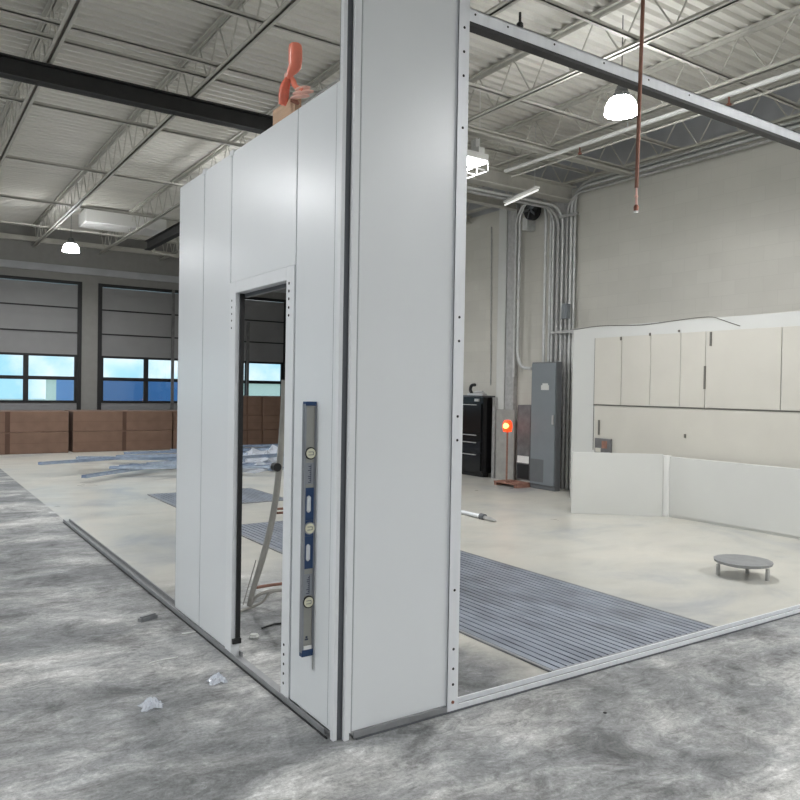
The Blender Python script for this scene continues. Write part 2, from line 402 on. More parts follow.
b_ = MB(); b_.box(4.98, 15.4, 4.86, 5.12, 18.4, 4.875).box(5.04, 15.4, 4.86, 5.06, 18.4, 5.075).box(4.98, 15.4, 5.06, 5.12, 18.4, 5.075)
tag(b_.build('hoist_beam', M['beam_dark']), 'short black beam hung below the deck at the far left', 'beam')
p = at(1, 18.0, 152, 222)
tag(MB().box(p.x-1.5, 17.8, p.z-.22, p.x+.28, 18.6, p.z+.08).build('air_duct', M['white'], bev=.01), 'white boxy duct end beside the black hoist beam', 'duct')
fr = thing('door_track', 'pale door track frame hanging at the far left under the deck', 'frame', (5.2, 19, 4.5))
MB().tube([at(1, 19.5, 152, 207), at(1, 19.5, 154, 252)], .03, 6).build('hanger', M['steel_white'], fr)
MB().tube([at(1, 19.5, 154, 252), at(1, 19.5, 184, 257)], .035, 6).build('track', M['steel_white'], fr)
MB().tube([at(1, 19.5, 177, 235), at(1, 19.5, 178, 256)], .03, 6).build('hanger', M['steel_white'], fr)

# pipes along Y under the joists
def pipe_y(x, z, y0, y1, r, m, name, lab, cat='pipe', grp=None):
    return tag(MB().tube([(x, y0, z), (x, y1, z)], r, 10).build(name, M[m], smooth=True), lab, cat, grp)
o = thing('sprinkler_pipe', 'white sprinkler pipe slung under the second joist from the block wall', 'pipe', (7.72, 6, 4.98))
MB().tube([(7.72, YB, 4.98), (7.72, 8.7, 4.98)], .028, 10).build('pipe_run', M['white'], o, smooth=True)
for y in (2.0, 4.2, 6.4, 8.4):
    MB().tube([(7.72, y, 5.0), (7.72, y, 5.08)], .008, 6).build('hanger', M['pipe'], o)
    MB().lathe((7.72, y+.8, 4.86), [(.008, .12), (.012, .03), (.03, .012), (.03, 0)], 10).build('sprinkler_head', M['brass'], o)
k = MB(); px = at(2, 5.03, 520, 18)
k.tube([(px.x, px.y, 5.08), (px.x, px.y, 4.98)], .012, 8); k.lathe((px.x, px.y, 4.93), [(.01, .07), (.03, .05), (.034, .02), (.012, 0)], 12)
tag(k.build('beam_clamp', M['black'], smooth=True), 'small black clamp hanging from the joist above the aluminium rail', 'clamp')
pipe_y(7.76, 4.88, YB, 8.6, .014, 'M_' and 'steel_white', 'hanging_pipe_run', 'thin white pipe right below the sprinkler pipe')
pipe_y(4.0, 4.98, 3.5, 8.9, .014, 'pipe', 'hanging_conduit', 'thin grey conduit strung under the joists behind the booth', 'conduit')

# ------------------------------------------------------------------ lamps
def dome_lamp(x, y, z, lab, r=.2):
    t = thing('pendant_lamp', lab, 'lamp', (x, y, z), 'dome high-bay lamps')
    MB().lathe((x, y, z), [(.05, .182), (.09, .176), (.125, .15), (.152, .105), (.168, .05), (.172, .0), (.166, .0), (.16, .05), (.144, .1), (.118, .14), (.05, .165)], 28).build('lamp_dome', M['lamp'], t, smooth=True)
    MB().lathe((x, y, z), [(.02, .3), (.05, .292), (.055, .26), (.066, .255), (.07, .22), (.086, .21), (.09, .18), (.105, .17), (.105, .155), (.07, .155)], 20).build('ballast_cap', M['lampcap'], t, smooth=True)
    MB().tube([(x, y, z+.29), (x, y, 5.64)], .006, 6).build('hook', M['lampcap'], t)
    al = bpy.data.lights.new('bulb', 'AREA'); al.shape = 'DISK'; al.size = .3; al.energy = LAMP_W; al.color = (.985, .993, 1.0)
    lo = bpy.data.objects.new('bulb', al); C.objects.link(lo); lo.location = (x, y, z+.03)
    return t
LAMP_W = 58
a = at(2, 4.58, 621, 114)
lamps = [(a.x, a.y, 4.58, 'glowing dome lamp hanging from the roof behind the aluminium rail'),
         (-1.74, 10.05, 4.5, 'glowing dome lamp left of the white booth wall, out of view'),
         (5.58, -1.19, 4.6, 'glowing dome lamp behind and to the right of the camera'),
         (-1.7, 4.2, 4.5, 'added fill dome lamp left of the camera'),  # this and the lamps below are unseen, added for fill light
         (.2, -3.2, 4.5, 'added fill dome lamp behind the camera'),
         (-1.7, 16.5, 4.5, 'added fill dome lamp at the far left of the hall'),
         (4.9, 12.2, 4.6, 'added fill dome lamp hidden behind the tall front panel'),
         (-6.5, 3.5, 4.5, 'added fill dome lamp near the left wall'),
         (7.5, .2, 4.6, 'added fill dome lamp by the block wall beside the camera'),
         (-3.6, -6.5, 4.6, 'added fill dome lamp at the back of the hall on the left'),
         (1.8, -6.5, 4.6, 'added fill dome lamp at the back of the hall in the middle'),
         (7.0, -6.0, 4.6, 'added fill dome lamp at the back of the hall on the right'),
         (-6.5, -2.5, 4.5, 'added fill dome lamp near the left wall at the back'),
         (-6.5, 10.0, 4.5, 'added fill dome lamp near the middle of the left wall'),
         (3.2, 17.6, 4.5, 'added fill dome lamp near the far doors behind the booth')]
for x, y, z, lab in lamps: dome_lamp(x, y, z, lab)

t = thing('pendant_fixture', 'blindingly bright caged fixture just right of the tall panel', 'lamp', (6.3, 8.35, 4.6))
DX, DY = -.5, .2
def gb(x0, y0, z0, x1, y1, z1): return MB().box(x0+DX, y0+DY, z0, x1+DX, y1+DY, z1)
gb(6.45, 7.55, 4.66, 7.05, 8.45, 4.69).build('light_panel', M['led'], t)
gb(6.43, 7.53, 4.69, 7.07, 8.47, 4.78).build('housing', M['white'], t, bev=.01)
gd = MB()
for y in (7.55, 7.78, 8.0, 8.22, 8.45):
    gd.tube([(6.43+DX, y+DY, 4.68), (6.43+DX, y+DY, 4.56), (7.07+DX, y+DY, 4.56), (7.07+DX, y+DY, 4.68)], .01, 6)
for x in (6.43, 6.75, 7.07): gd.tube([(x+DX, 7.55+DY, 4.56), (x+DX, 8.45+DY, 4.56)], .01, 6)
gd.build('wire_guard', M['white'], t)
for x, y in ((6.5, 7.65), (6.5, 8.35), (7.0, 7.65), (7.0, 8.35)): MB().tube([(x+DX, y+DY, 4.78), (x+DX, y+DY, 5.64)], .008, 6).build('rod', M['white'], t)
gb(6.95, 7.6, 4.78, 7.05, 8.4, 4.88).build('bracket', M['white'], t)
gb(6.98, 7.7, 4.88, 7.03, 7.8, 5.02).build('bracket', M['white'], t)
a = at(2, 4.62, 505, 205); b = at(2, 4.62, 538, 190)
t = thing('strip_light', 'long white strip light beneath the pale girder', 'lamp', ((a.x+b.x)/2, (a.y+b.y)/2, 4.62))
MB().tube([a, b], .014, 8).build('tube', M['strip'], t, smooth=True)
d = (b-a).normalized(); s_ = Vector((d.y, -d.x, 0))
MB().obox((a+b)/2+Vector((0, 0, .045)), d, s_, (0, 0, 1), (b-a).length/2, .032, .015).build('housing', M['white'], t)
for q in (a+d*.1, b-d*.1): MB().tube([q+Vector((0, 0, .06)), q+Vector((0, 0, 1.0))], .005, 5).build('hanger', M['pipe'], t)

# ------------------------------------------------------------------ the booth
X0, Y0, HL, HF, PT = 1.705, 3.01, 3.05, 3.58, .045
Ys = [3.06, 3.505, 4.40, 4.885, 5.40]
OY0, OY1, OH = 3.60, 4.30, 2.19          # the doorway
def wall_panel(y0, y1, z0, z1, lab):
    t = thing('wall_panel', lab, 'panel', (X0+PT/2, (y0+y1)/2, z0), 'white booth wall panels')
    MB().box(X0, y0+.002, z0, X0+PT, y1-.002, z1).build('panel_sheet', M['panel'], t, bev=.003)
    MB().box(X0-.0008, y1-.009, z0+.001, X0, y1-.006, z1-.001).build('seam_bead', M['groove'], t)
    return t
ta = wall_panel(Ys[0], Ys[1], .035, HL, 'white wall panel carrying the spirit level, nearest the corner')
MB().box(X0-.004, 3.033, .0, X0+.015, 3.062, HL+.61).build('corner_flange', M['flange'], ta)
MB().box(X0-.001, Ys[0]+.035, .05, X0, Ys[0]+.037, HL-.01).build('fold_line', M['groove'], ta)
wall_panel(Ys[1], Ys[2], OH+.07, HL, 'wide white header panel above the doorway')
wall_panel(Ys[2], Ys[3], .035, HL, 'white wall panel immediately left of the doorway')
tc_ = wall_panel(Ys[3], Ys[4], .035, HL, 'white wall panel at the far end of the booth wall')
for y in (Ys[3], Ys[2]):
    pass
# lifting tabs poking above the seams
for y, lab in ((Ys[3], 'tiny white clip on top of the seam nearest the far end'), (Ys[2], 'tiny white clip on top of the seam left of the header')):
    tag(MB().box(X0-.004, y-.03, HL-.02, X0+PT+.004, y+.03, HL+.015).build('panel_clip', M['flange'], bev=.003), lab, 'clip', 'clips on the wall top')

t = thing('door_frame', 'white metal door frame set in the booth wall', 'door frame', (X0, (OY0+OY1)/2, 0))
MB().box(X0-.006, OY1, .0, X0+PT+.004, Ys[2]-.003, OH+.068).build('jamb', M['flange'], t, bev=.003)
MB().box(X0-.006, Ys[1]+.003, .0, X0+PT+.004, OY0, OH+.068).build('jamb', M['flange'], t, bev=.003)
MB().box(X0-.006, OY0, OH, X0+PT+.004, OY1, OH+.068).build('frame_head', M['flange'], t, bev=.003)
MB().box(X0+.022, OY1-.012, .1, X0+PT+.004, OY1, OH).build('door_seal', M['black'], t)
MB().box(X0+PT+.004, OY0+.004, 1.2, X0+PT+.03, OY0+.03, OH).box(X0+PT+.004, OY0, OH-.02, X0+PT+.03, OY1, OH+.02).build('frame_backing', M['dark'], t)
def holes(pts, nrm, r, m, name, par, h=.0015):
    for p in pts: MB().disc(p, nrm, r, h, 10).build(name, M[m], par)
holes([(X0-.006, OY1+.055, z) for z in (2.15, 2.11, 2.07, 2.03, 1.985)], (-1, 0, 0), .006, 'hole', 'screw_hole', t)
holes([(X0-.006, OY0-.035, z) for z in (2.17, 2.13, 2.09, 2.045, 2.005, .295, .245, .195, .145, .095)], (-1, 0, 0), .0075, 'hole', 'screw_hole', t)
MB().box(X0-.004, OY1-.03, .09, X0+PT+.004, OY1-.0125, .12).build('seal_foot', M['black'], t)

# corner post: dark channel seen in the gap between the two walls
t = thing('corner_post', 'tall dark grey channel in the gap at the booth corner', 'post', (1.75, 3.06, 0))
MB().box(1.7225, 3.035, 0, 1.79, 3.105, 3.68).build('channel', M['dark'], t)
holes([(1.7225, 3.065, z) for z in (.42, .75, 1.15, 1.62, 1.75, 2.1, 2.5, 2.9, 3.25)], (-1, 0, 0), .006, 'screw', 'screw', t, .002)
for z in (2.62, 1.9): MB().box(1.715, 3.05, z, 1.722, 3.07, z+.05).build('bracket', M['alu'], t)
MB().box(1.718, 3.04, .0, 1.722, 3.075, .15).build('foot_bracket', M['alu'], t)

XP = 2.335
t = thing('front_panel', 'tall white front panel, standing higher than the side wall', 'panel', ((1.76+XP)/2, Y0, 0))
MB().box(1.787, Y0, .035, XP, Y0+PT-.025, HF).build('panel_sheet', M['panel'], t, bev=.003)
MB().box(1.745, Y0-.006, .0, 1.77, Y0+.02, HF+.1).build('corner_flange', M['flange'], t, bev=.002)
MB().box(1.77, Y0+.001, .03, 1.7815, Y0+.012, HF).build('inner_flange', M['flange'], t)
MB().box(1.7815, Y0+.004, .03, 1.787, Y0+.012, HF).build('fold_groove', M['groove'], t)
MB().box(XP-.004, Y0-.002, .035, XP+.003, Y0+.02, HF-.005).build('edge_return', M['alu'], t)

t = thing('end_post', 'upright aluminium post with bolt holes at the panel edge', 'post', (XP+.04, Y0, 0))
MB().box(XP+.002, Y0-.014, .0, XP+.068, Y0-.006, 3.66).box(XP+.002, Y0-.012, 0, XP+.008, Y0+.05, 3.66).box(XP+.062, Y0-.012, 0, XP+.068, Y0+.05, 3.66).build('channel', M['alu'], t)
holes([(XP+.035, Y0-.014, z) for z in (3.45, 3.33, 3.21, 2.95, 2.0, 1.88, 1.5, 1.38, .62, .32, .22, .14)], (0, -1, 0), .007, 'hole', 'bolt_hole', t)
MB().disc((XP+.035, Y0-.012, .05), (0, -1, 0), .009, .006, 6).build('anchor_bolt', M['brass'], t)

XE = 7.2
t = thing('top_rail', 'long aluminium rail spanning overhead from the end post', 'rail', (XP+.07, Y0, 3.49))
MB().box(XP+.07, Y0-.012, 3.495, XE, Y0-.004, 3.56).box(XP+.07, Y0-.012, 3.555, XE, Y0+.05, 3.56).box(XP+.07, Y0+.042, 3.495, XE, Y0+.05, 3.56).build('rail_channel', M['alu'], t)
MB().box(XP+.07, Y0-.010, 3.476, XE, Y0+.05, 3.495).build('rail_underside_shade', M['black'], t)  # black strip painted in as the shade of the open channel underside
holes([(x, Y0-.012, 3.535) for x in (2.44, 2.66, 3.0, 3.4, 3.8, 4.2)], (0, -1, 0), .006, 'hole', 'bolt_hole', t)
t = thing('end_post', 'aluminium post at the outer end of the overhead rail', 'post', (XE, Y0, 0))
MB().box(XE, Y0-.012, 0, XE+.066, Y0-.006, 3.66).box(XE, Y0-.006, 0, XE+.006, Y0+.05, 3.66).box(XE+.06, Y0-.006, 0, XE+.066, Y0+.05, 3.66).build('channel', M['alu'], t)

t = thing('floor_track', 'aluminium floor track running right from the tall front panel', 'track', (3.5, Y0, 0))
MB().box(1.80, Y0-.012, 0, XE, Y0+.06, .006).build('track_base', M['alu_dull'], t)
MB().box(1.79, Y0-.013, .006, XP, Y0-.006, .034).build('outer_lip', M['alu_dull'], t)
MB().box(XP+.07, Y0-.013, .006, XE, Y0-.006, .03).build('outer_lip', M['alu'], t)
MB().box(XP+.07, Y0+.05, .006, XE, Y0+.06, .03).build('inner_lip', M['alu'], t)
MB().box(1.80, Y0-.022, 0, XE, Y0-.014, .006).build('sealant_bead', M['dark'], t)
YT = 9.6
t = thing('floor_track', 'dull floor track running away under the side wall', 'track', (X0, 5, 0))
MB().box(X0-.012, 3.1, 0, X0+.06, YT, .006).build('track_base', M['alu_dull'], t)
MB().box(X0-.012, 3.11, .006, X0-.007, YT, .034).build('outer_lip', M['alu_dull'], t)
MB().box(X0+.052, 3.11, .006, X0+.06, 3.6, .034).box(X0+.052, 4.27, .006, X0+.06, YT, .034).build('inner_lip', M['alu_dull'], t)
MB().box(X0-.02, 3.07, 0, X0-.012, YT, .005).build('sealant_bead', M['black'], t)

# ------------------------------------------------------------------ spirit level standing off the wall
LZ0, LZ1 = .335, 1.566; LX0, LX1 = X0-.063, X0-.0015; LY0, LY1 = 3.25, 3.275
t = thing('spirit_level', 'silver and blue spirit level held upright on the white wall', 'spirit level', (LX1, LY0, LZ0))
def lz(py): return LZ1-(py-402)/(654-402)*(LZ1-LZ0)
MB().box(LX0, LY0-.002, LZ0+.02, LX0+.008, LY1+.002, LZ1-.012).box(LX1-.008, LY0-.002, LZ0+.02, LX1, LY1+.002, LZ1-.012).build('edge_rail', M['lvl'], t)
MB().box(LX0+.008, LY0+.003, LZ0+.02, LX1-.008, LY1-.003, LZ1-.012).build('web_plate', M['lvl_tan'], t)
MB().box(LX0+.002, LY0-.003, LZ1-.02, LX1, LY1+.003, LZ1).build('end_cap', M['blue'], t, bev=.002)
MB().box(LX0+.001, LY0-.003, LZ0, LX1, LY1+.003, LZ0+.034).build('end_cap', M['blue'], t, bev=.002)
MB().box(LX0+.01, LY0-.0035, LZ0+.034, LX1-.01, LY0+.003, LZ0+.052).build('white_sticker', M['white'], t)
def grip(z0, z1):
    MB().box(LX0+.007, LY0-.001, z0, LX1-.007, LY0+.003, z1).build('blue_grip', M['blue'], t)
    m_ = (z0+z1)/2; h = (z1-z0)*.26
    MB().tube([(LX0+.026, LY0, m_-h), (LX0+.026, LY0, m_-h+.008), (LX0+.026, LY0, m_+h-.008), (LX0+.026, LY0, m_+h)], [.004, .011, .011, .004], 12, flat=1).build('hand_slot', M['slot'], t)
grip(lz(519), lz(487)); grip(lz(567), lz(535))
MB().box(LX0+.008, LY0, lz(519)-.001, LX1-.008, LY0+.003, lz(535)+.001).build('blue_grip', M['blue'], t)
for py in (453, 527, 600):
    zc = lz(py)
    h = MB(); h.tube([((LX0+LX1)/2+.002, LY0+.003, zc), ((LX0+LX1)/2+.002, LY0-.0035, zc)], .03, 16); hb = h.build('vial_housing', M['black' if py != 527 else 'lvl'], t, smooth=True)
    MB().tube([((LX0+LX1)/2+.002, LY0-.0035, zc), ((LX0+LX1)/2+.002, LY0-.007, zc)], .0245, 16).build('vial_lens', M['vial'], hb, smooth=True)
    MB().box((LX0+LX1)/2-.012, LY0-.0078, zc+.006, (LX0+LX1)/2+.014, LY0-.007, zc+.0085).box((LX0+LX1)/2-.012, LY0-.0078, zc-.0085, (LX0+LX1)/2+.014, LY0-.007, zc-.006).box((LX0+LX1)/2+.012, LY0-.0078, zc-.008, (LX0+LX1)/2+.0145, LY0-.007, zc+.008).build('bubble_marks', M['ink'], hb)
def wordmark(py0, py1):
    z1, z0 = lz(py0), lz(py1)
    MB().box(LX0+.009, LY0+.0005, z0-.008, LX1-.009, LY0+.003, z1+.008).build('name_plate', M['lvl'], t)
    w = MB(); z = z0; xx = (LX0+LX1)/2+.0005
    w.box(xx+.004, LY0-.0005, z0, xx+.0065, LY0+.0005, z1)
    while z < z1-.004:
        hgt = random.choice((.006, .012, .014)); w.box(xx-hgt+.004, LY0-.0005, z, xx+.004, LY0+.0005, z+.004); z += .0095
    w.build('lettering', M['ink'], t)
wordmark(464, 482); wordmark(574, 592)
MB().box(LX0+.018, LY0+.002, lz(638), LX0+.036, LY0+.003, lz(636.5)).box(LX0+.022, LY0+.002, lz(636), LX0+.032, LY0+.003, lz(634)).build('size_mark', M['ink'], t)
tag(MB().tube([(X0-.006, 3.243, .27), (X0-.006, 3.243, .335)], .003, 6).build('shadow_rod', M['pipe_dark']), 'thin grey rod as the shadow line just below the spirit level', 'pin')  # thin grey rod drawn in as the shadow line below the level

# ------------------------------------------------------------------ block and clamp on top of the wall
tag(MB().box(X0+.003, 3.55, HL+.001, X0+.042, 3.82, HL+.085).build('wood_block', M['wood'], bev=.003), 'tan offcut of wood lying along the wall top under the clamp', 'wood block')
t = thing('hand_clamp', 'orange plastic hand clamp gripping the top of the wall', 'clamp', (X0+.02, 3.5, HL+.09))
U = Vector((math.cos(YAW-.14), -math.sin(YAW-.14), 0)); DV = Vector((-U.y, U.x, 0)); base = Vector((X0+.02, 3.56, 0))-U*.045; S_ = .0053
def cp(px, py, d=0): q = base+U*((px-288.5)*S_)+DV*d; q.z = HL+.0+(107-py)*S_+.02; return q
MB().tube(smoothpath([cp(294.8, 43), cp(294.8, 44.5), cp(294.8, 48), cp(295, 54), cp(295, 61), cp(294.5, 66), cp(291.5, 71), cp(289.5, 75), cp(288.5, 79)], 3),
          [.006, .016, .023, .028, .031, .034, .035, .036, .036, .036, .036, .036, .036, .035, .035, .034, .031, .028, .025, .022, .019, .017, .016, .015, .014], 14, .7, DV).build('handle', M['orange'], t, smooth=True)
MB().tube(smoothpath([cp(289, 74), cp(287.5, 80), cp(285.5, 86), cp(284.5, 93), cp(284, 99), cp(283, 104)], 3), [.013, .014, .016, .018, .021, .023, .025, .026, .027, .027, .027, .026, .025, .023, .021, .019], 12, .55, DV).build('jaw_arm', M['orange_dark'], t, smooth=True)
MB().tube(smoothpath([cp(291, 76), cp(293.5, 81), cp(295, 86, -.02), cp(298, 90, -.04), cp(303, 92, -.05)], 3), [.012, .013, .014, .015, .015, .015, .014, .014, .014, .015, .016, .017, .018], 10, .8, DV).build('jaw_arm', M['orange'], t, smooth=True)
MB().tube(smoothpath([cp(288.5, 72), cp(287, 75), cp(286, 78)], 3), [.006, .01, .012, .013, .012, .01, .006], 8, .8, DV).build('spring_end', M['pink'], t, smooth=True)
for k, (a, b, r) in enumerate((((295, 92.5), (310, 89), .011), ((293, 96.5), (313, 92.5), .012), ((291, 100.5), (309, 97), .011))):
    D_ = -.05; pt = [cp(a[0], a[1], D_), cp((a[0]*2+b[0])/3, (a[1]*2+b[1])/3-.6, D_), cp((a[0]+b[0]*2)/3, (a[1]+b[1]*2)/3-.6, D_), cp(b[0], b[1], D_)]
    MB().tube(smoothpath(pt, 3), [.005, r*.7, r*.85, r*.95, r, r, r, r*.9, r*.7, .005], 10, 1, DV).build('jaw_pad', M['pink'], t, smooth=True)
MB().tube([cp(291, 102.6, -.05), cp(297, 104, -.05), cp(299, 106, -.05)], [.007, .013, .006], 8).build('jaw_tip', M['brass'], t, smooth=True)

# ------------------------------------------------------------------ seen through the doorway
YQ = 5.2
t = thing('bent_tube_stand', 'grey bent tube frame leaning just inside the doorway', 'tube frame', (2.3, YQ, 0))
main = [at(1, YQ, *p) for p in ((249, 606), (253, 590), (262, 560), (270, 530), (275.5, 500), (279, 470), (281.5, 440), (283.5, 410), (284.5, 380))]
MB().tube(smoothpath(main, 4), [.017+.007*min(1, i/8) for i in range(33)], 12).build('upright', M['tube'], t, smooth=True)
MB().tube(smoothpath([at(1, YQ, *p) for p in ((254, 588), (268, 585.5), (284, 583.5), (300, 582))], 4), .012, 8).build('cross_bar', M['rust'], t, smooth=True)
MB().tube(smoothpath([at(1, YQ, *p) for p in ((250, 606), (257, 596), (270, 591), (284, 590), (300, 589))], 4), .012, 8).build('cross_bar', M['tube'], t, smooth=True)
MB().tube(smoothpath([at(1, YQ, *p) for p in ((250, 608), (262, 602), (270, 593), (280, 590))], 4), .01, 8).build('brace', M['tube'], t, smooth=True)
MB().tube([at(1, YQ+.02, *p) for p in ((243, 605), (256, 560))], .004, 6).build('cord', M['tube'], t)
MB().tube(smoothpath([(2.20, YQ, .008), (2.12, YQ-.05, .012), (2.05, YQ-.1, .008)], 3), .01, 8).build('foot', M['tube'], t, smooth=True)
p = at(1, YQ, 276, 467)
MB().tube([p+Vector((0, -.03, 0)), p+Vector((0, .03, 0))], .032, 14).build('rubber_wheel', M['black'], t, smooth=True)
for py in (509, 513): MB().tube([at(1, YQ, 277, py), at(1, YQ, 292, py-1)], .009, 6).build('rung', M['rust'], t)
p = at(2, 0, 254, 638)
MB_ = MB(); MB_.lathe((p.x, p.y, 0), [(.005, .03), (.025, .026), (.035, .012), (.03, 0)], 9)
tag(MB_.build('paper_wad', M['paper']), 'small pale paper wad on the floor inside the doorway', 'litter')
a = at(2, .008, 262, 628); b = at(2, .008, 292, 623)
tag(MB().tube([a, (a+b)/2+Vector((0, .04, 0)), b], .007, 6).build('scrap_cord', M['black']), 'short black cord on the floor inside the doorway', 'cord')

def grate(x0, y0, x1, y1, lab):
    t = thing('floor_grate', lab, 'floor grate', ((x0+x1)/2, (y0+y1)/2, 0), 'steel floor grates')
    MB().box(x0, y0, 0, x1, y1, .003).build('pit_shade', M['grate_shade'], t)  # dark sheet standing in for the shaded pit below the slats
    MB().box(x0, y0, .003, x0+.02, y1, .012).box(x1-.02, y0, .003, x1, y1, .012).box(x0, y0, .003, x1, y0+.02, .012).box(x0, y1-.02, .003, x1, y1, .012).build('frame', M['alu_dull'], t)
    s = MB(); n = 26; w = (x1-x0-.04)/n
    for i in range(n):
        a = x0+.02+w*i; s.box(a+w*.12, y0+.02, .003, a+w*.88, y1-.02, .011)
    y = y0+.3
    s.build('slats', M['grate'], t)
    return t
grate(3.185, 3.10, 4.80, 8.4, 'large ribbed blue-grey floor grate right behind the floor track')
grate(3.17, 9.95, 4.80, 11.4, 'smaller blue-grey floor grate farther back toward the cartons')

# pile of aluminium stock wrapped in film
random.seed(3)
def stock(cx, cy, n, sp, lab, grp):
    for k in range(n):
        x = cx+random.uniform(-sp, sp); y = cy+random.uniform(-sp*.9, sp*.9); a = random.uniform(-.5, .5)+(.2 if k % 2 else -.3)
        L = random.uniform(1.0, 1.7); z = .02+(k % 5)*.062; d = Vector((math.cos(a), math.sin(a), 0)); s = Vector((-d.y, d.x, 0))
        m_ = MB(); m_.obox((x, y, z), d, s, (0, 0, 1), L, .055, .004); m_.obox(Vector((x, y, z+.02))+s*.052, d, s, (0, 0, 1), L, .004, .024); m_.obox(Vector((x, y, z+.02))-s*.052, d, s, (0, 0, 1), L, .004, .024)
        tag(m_.build('aluminium_channel', M['shiny']), lab, 'metal channel', grp)
stock(6.9, 15.2, 26, 1.35, 'shiny aluminium channel in the loose pile in front of the dark cartons', 'aluminium channels heaped before the cartons')
stock(4.4, 14.6, 10, 1.3, 'shiny aluminium channel lying on the floor left of the booth wall', 'aluminium channels left of the booth wall')
def film(cx, cy, sx, sy, h, lab, seed, name='plastic_film', cat='plastic film', n=14, m='film'):
    random.seed(seed); mb = MB()
    for j in range(n+1):
        for i in range(n+1):
            u = i/n*2-1; v = j/n*2-1; e = max(0, 1-(u*u+v*v)**.5*.9)
            rr = 1-.25*random.random()
            mb.v.append((cx+u*sx*rr, cy+v*sy*rr, .004+h*(e**.7)*(.35+.65*random.random())))
    for j in range(n):
        for i in range(n):
            a = j*(n+1)+i; mb.f.append((a, a+1, a+n+2, a+n+1))
    return tag(mb.build(name, M[m]), lab, cat)
film(7.0, 14.9, 1.9, 1.6, .45, 'crumpled clear film draped over the heaped aluminium stock', 5, n=20)
p = at(2, 0, 217, 682); film(p.x, p.y, .055, .05, .06, 'crumpled clear plastic bag on the floor near the side wall', 11, 'plastic_bag', 'plastic bag')
p = at(2, 0, 151, 707); film(p.x, p.y, .06, .055, .06, 'crumpled clear plastic scrap at the left edge of the floor', 12, 'plastic_bag', 'plastic bag')
p = at(2, 0, 152, 619)
tag(MB().obox((p.x-.03, p.y, .012), (.9, .43, 0), (-.43, .9, 0), (0, 0, 1), .07, .02, .012).obox((p.x-.03, p.y, .03), (.9, .43, 0), (-.43, .9, 0), (0, 0, 1), .06, .012, .005).build('metal_offcut', M['alu_dull']), 'short metal offcut on the floor at the left edge by the track', 'metal scrap')
a = at(2, .004, 149, 663); b = at(2, .004, 178, 657)
tag(MB().tube([a, (a+b)/2+Vector((0, .01, 0)), b], .003, 5).build('white_thread', M['white']), 'thin white thread on the concrete near the left edge', 'thread')
p = at(2, 0, 191, 633)
tag(MB().box(p.x-.06, p.y-.01, 0, p.x+.03, p.y+.01, .006).build('shim', M['paper']), 'tiny pale shim sticking out beneath the wall seam', 'shim')
p = at(2, 0, 605, 713)
tag(MB().lathe((p.x, p.y, 0), [(.003, .006), (.009, .004), (.01, 0)], 6).build('screw_nut', M['black']), 'small dark nut alone on the foreground concrete', 'nut')

# cartons at the far wall
random.seed(9)
def carton(x0, y0, z0, x1, y1, z1, lab):
    t = thing('carton', lab, 'carton', ((x0+x1)/2, (y0+y1)/2, z0), 'brown cartons stacked by the far wall')
    MB().box(x0, y0, z0, x1, y1, z1).build('box', M['card'], t, bev=.012)
    MB().box(x0+(x1-x0)*.48, y0-.002, z0+.01, x0+(x1-x0)*.52, y0, z1-.01).box(x0+.01, y0-.002, (z0+z1)/2-.006, x1-.01, y0-.001, (z0+z1)/2-.001).build('tape', M['tape'], t)
def stack(x0, w, zs, y0, dep, labs_):
    z = 0
    for k, h in enumerate(zs): carton(x0, y0+random.uniform(-.02, .02), z, x0+w, y0+dep, z+h-.004, labs_[k]); z += h
stack(3.6, 2.37, (.5, .49), 19.3, 1.1, ('wide lower brown carton seen left of the booth', 'wide upper brown carton seen left of the booth'))
stack(6.0, 1.55, (.5, .49), 19.35, 1.1, ('lower brown carton beside the post, mostly hidden by the booth', 'upper brown carton beside the post, mostly hidden by the booth'))
stack(7.58, .86, (.47, .4, .52), 19.3, 1.1, ('bottom left brown carton seen through the doorway', 'middle left brown carton seen through the doorway', 'top left brown carton seen through the doorway'))
stack(8.46, 1.5, (.47, .4, .52), 19.25, 1.1, ('bottom right brown carton seen through the doorway', 'middle right brown carton seen through the doorway', 'top right brown carton seen through the doorway'))
stack(.9, 2.6, (.5, .49), 19.3, 1.1, ('lower long brown carton at the left of the row', 'upper long brown carton at the left of the row'))
stack(-1.8, 2.6, (.5, .49), 19.3, 1.1, ('lower brown carton at the far left end of the row', 'upper brown carton at the far left end of the row'))
for px, lab in ((172, 'slim grey door track post beside the left cartons'), (247, 'slim grey door track post seen through the doorway')):
    q = at(1, 20.7, px, 400); zt = at(1, 20.7, px, 290 if px < 200 else 322).z
    tag(MB().box(q.x-.035, 20.66, 0, q.x+.035, 20.72, zt).build('track_post', M['machine']), lab, 'post', 'door track posts')

# ------------------------------------------------------------------ hanging pipe
t = thing('hanging_pipe', 'thin copper-brown drop pipe with a nozzle hanging overhead', 'pipe', (3.22, 2.6, 2.6))
a = at(1, 2.6, 643, 0); b = at(1, 2.6, 636.5, 188); d = (a-b).normalized(); top = b+d*((5.6-b.z)/d.z)
MB().tube([top, b], .0105, 10).build('drop_pipe', M['copper'], t, smooth=True)
c1 = at(1, 2.6, 636.3, 205)
MB().tube([b, b.lerp(c1, .4), b.lerp(c1, .5), b.lerp(c1, .6), c1], [.005, .006, .010, .006, .007], 10).build('neck_fitting', M['pink'], t, smooth=True)
MB().tube([c1, at(1, 2.6, 636.2, 207), at(1, 2.6, 636, 211)], [.009, .014, .012], 12).build('nozzle', M['brass'], t, smooth=True)
MB().tube([at(1, 2.6, 636, 211), at(1, 2.6, 636, 212.5)], .012, 12).build('nozzle_tip', M['screw'], t, smooth=True)

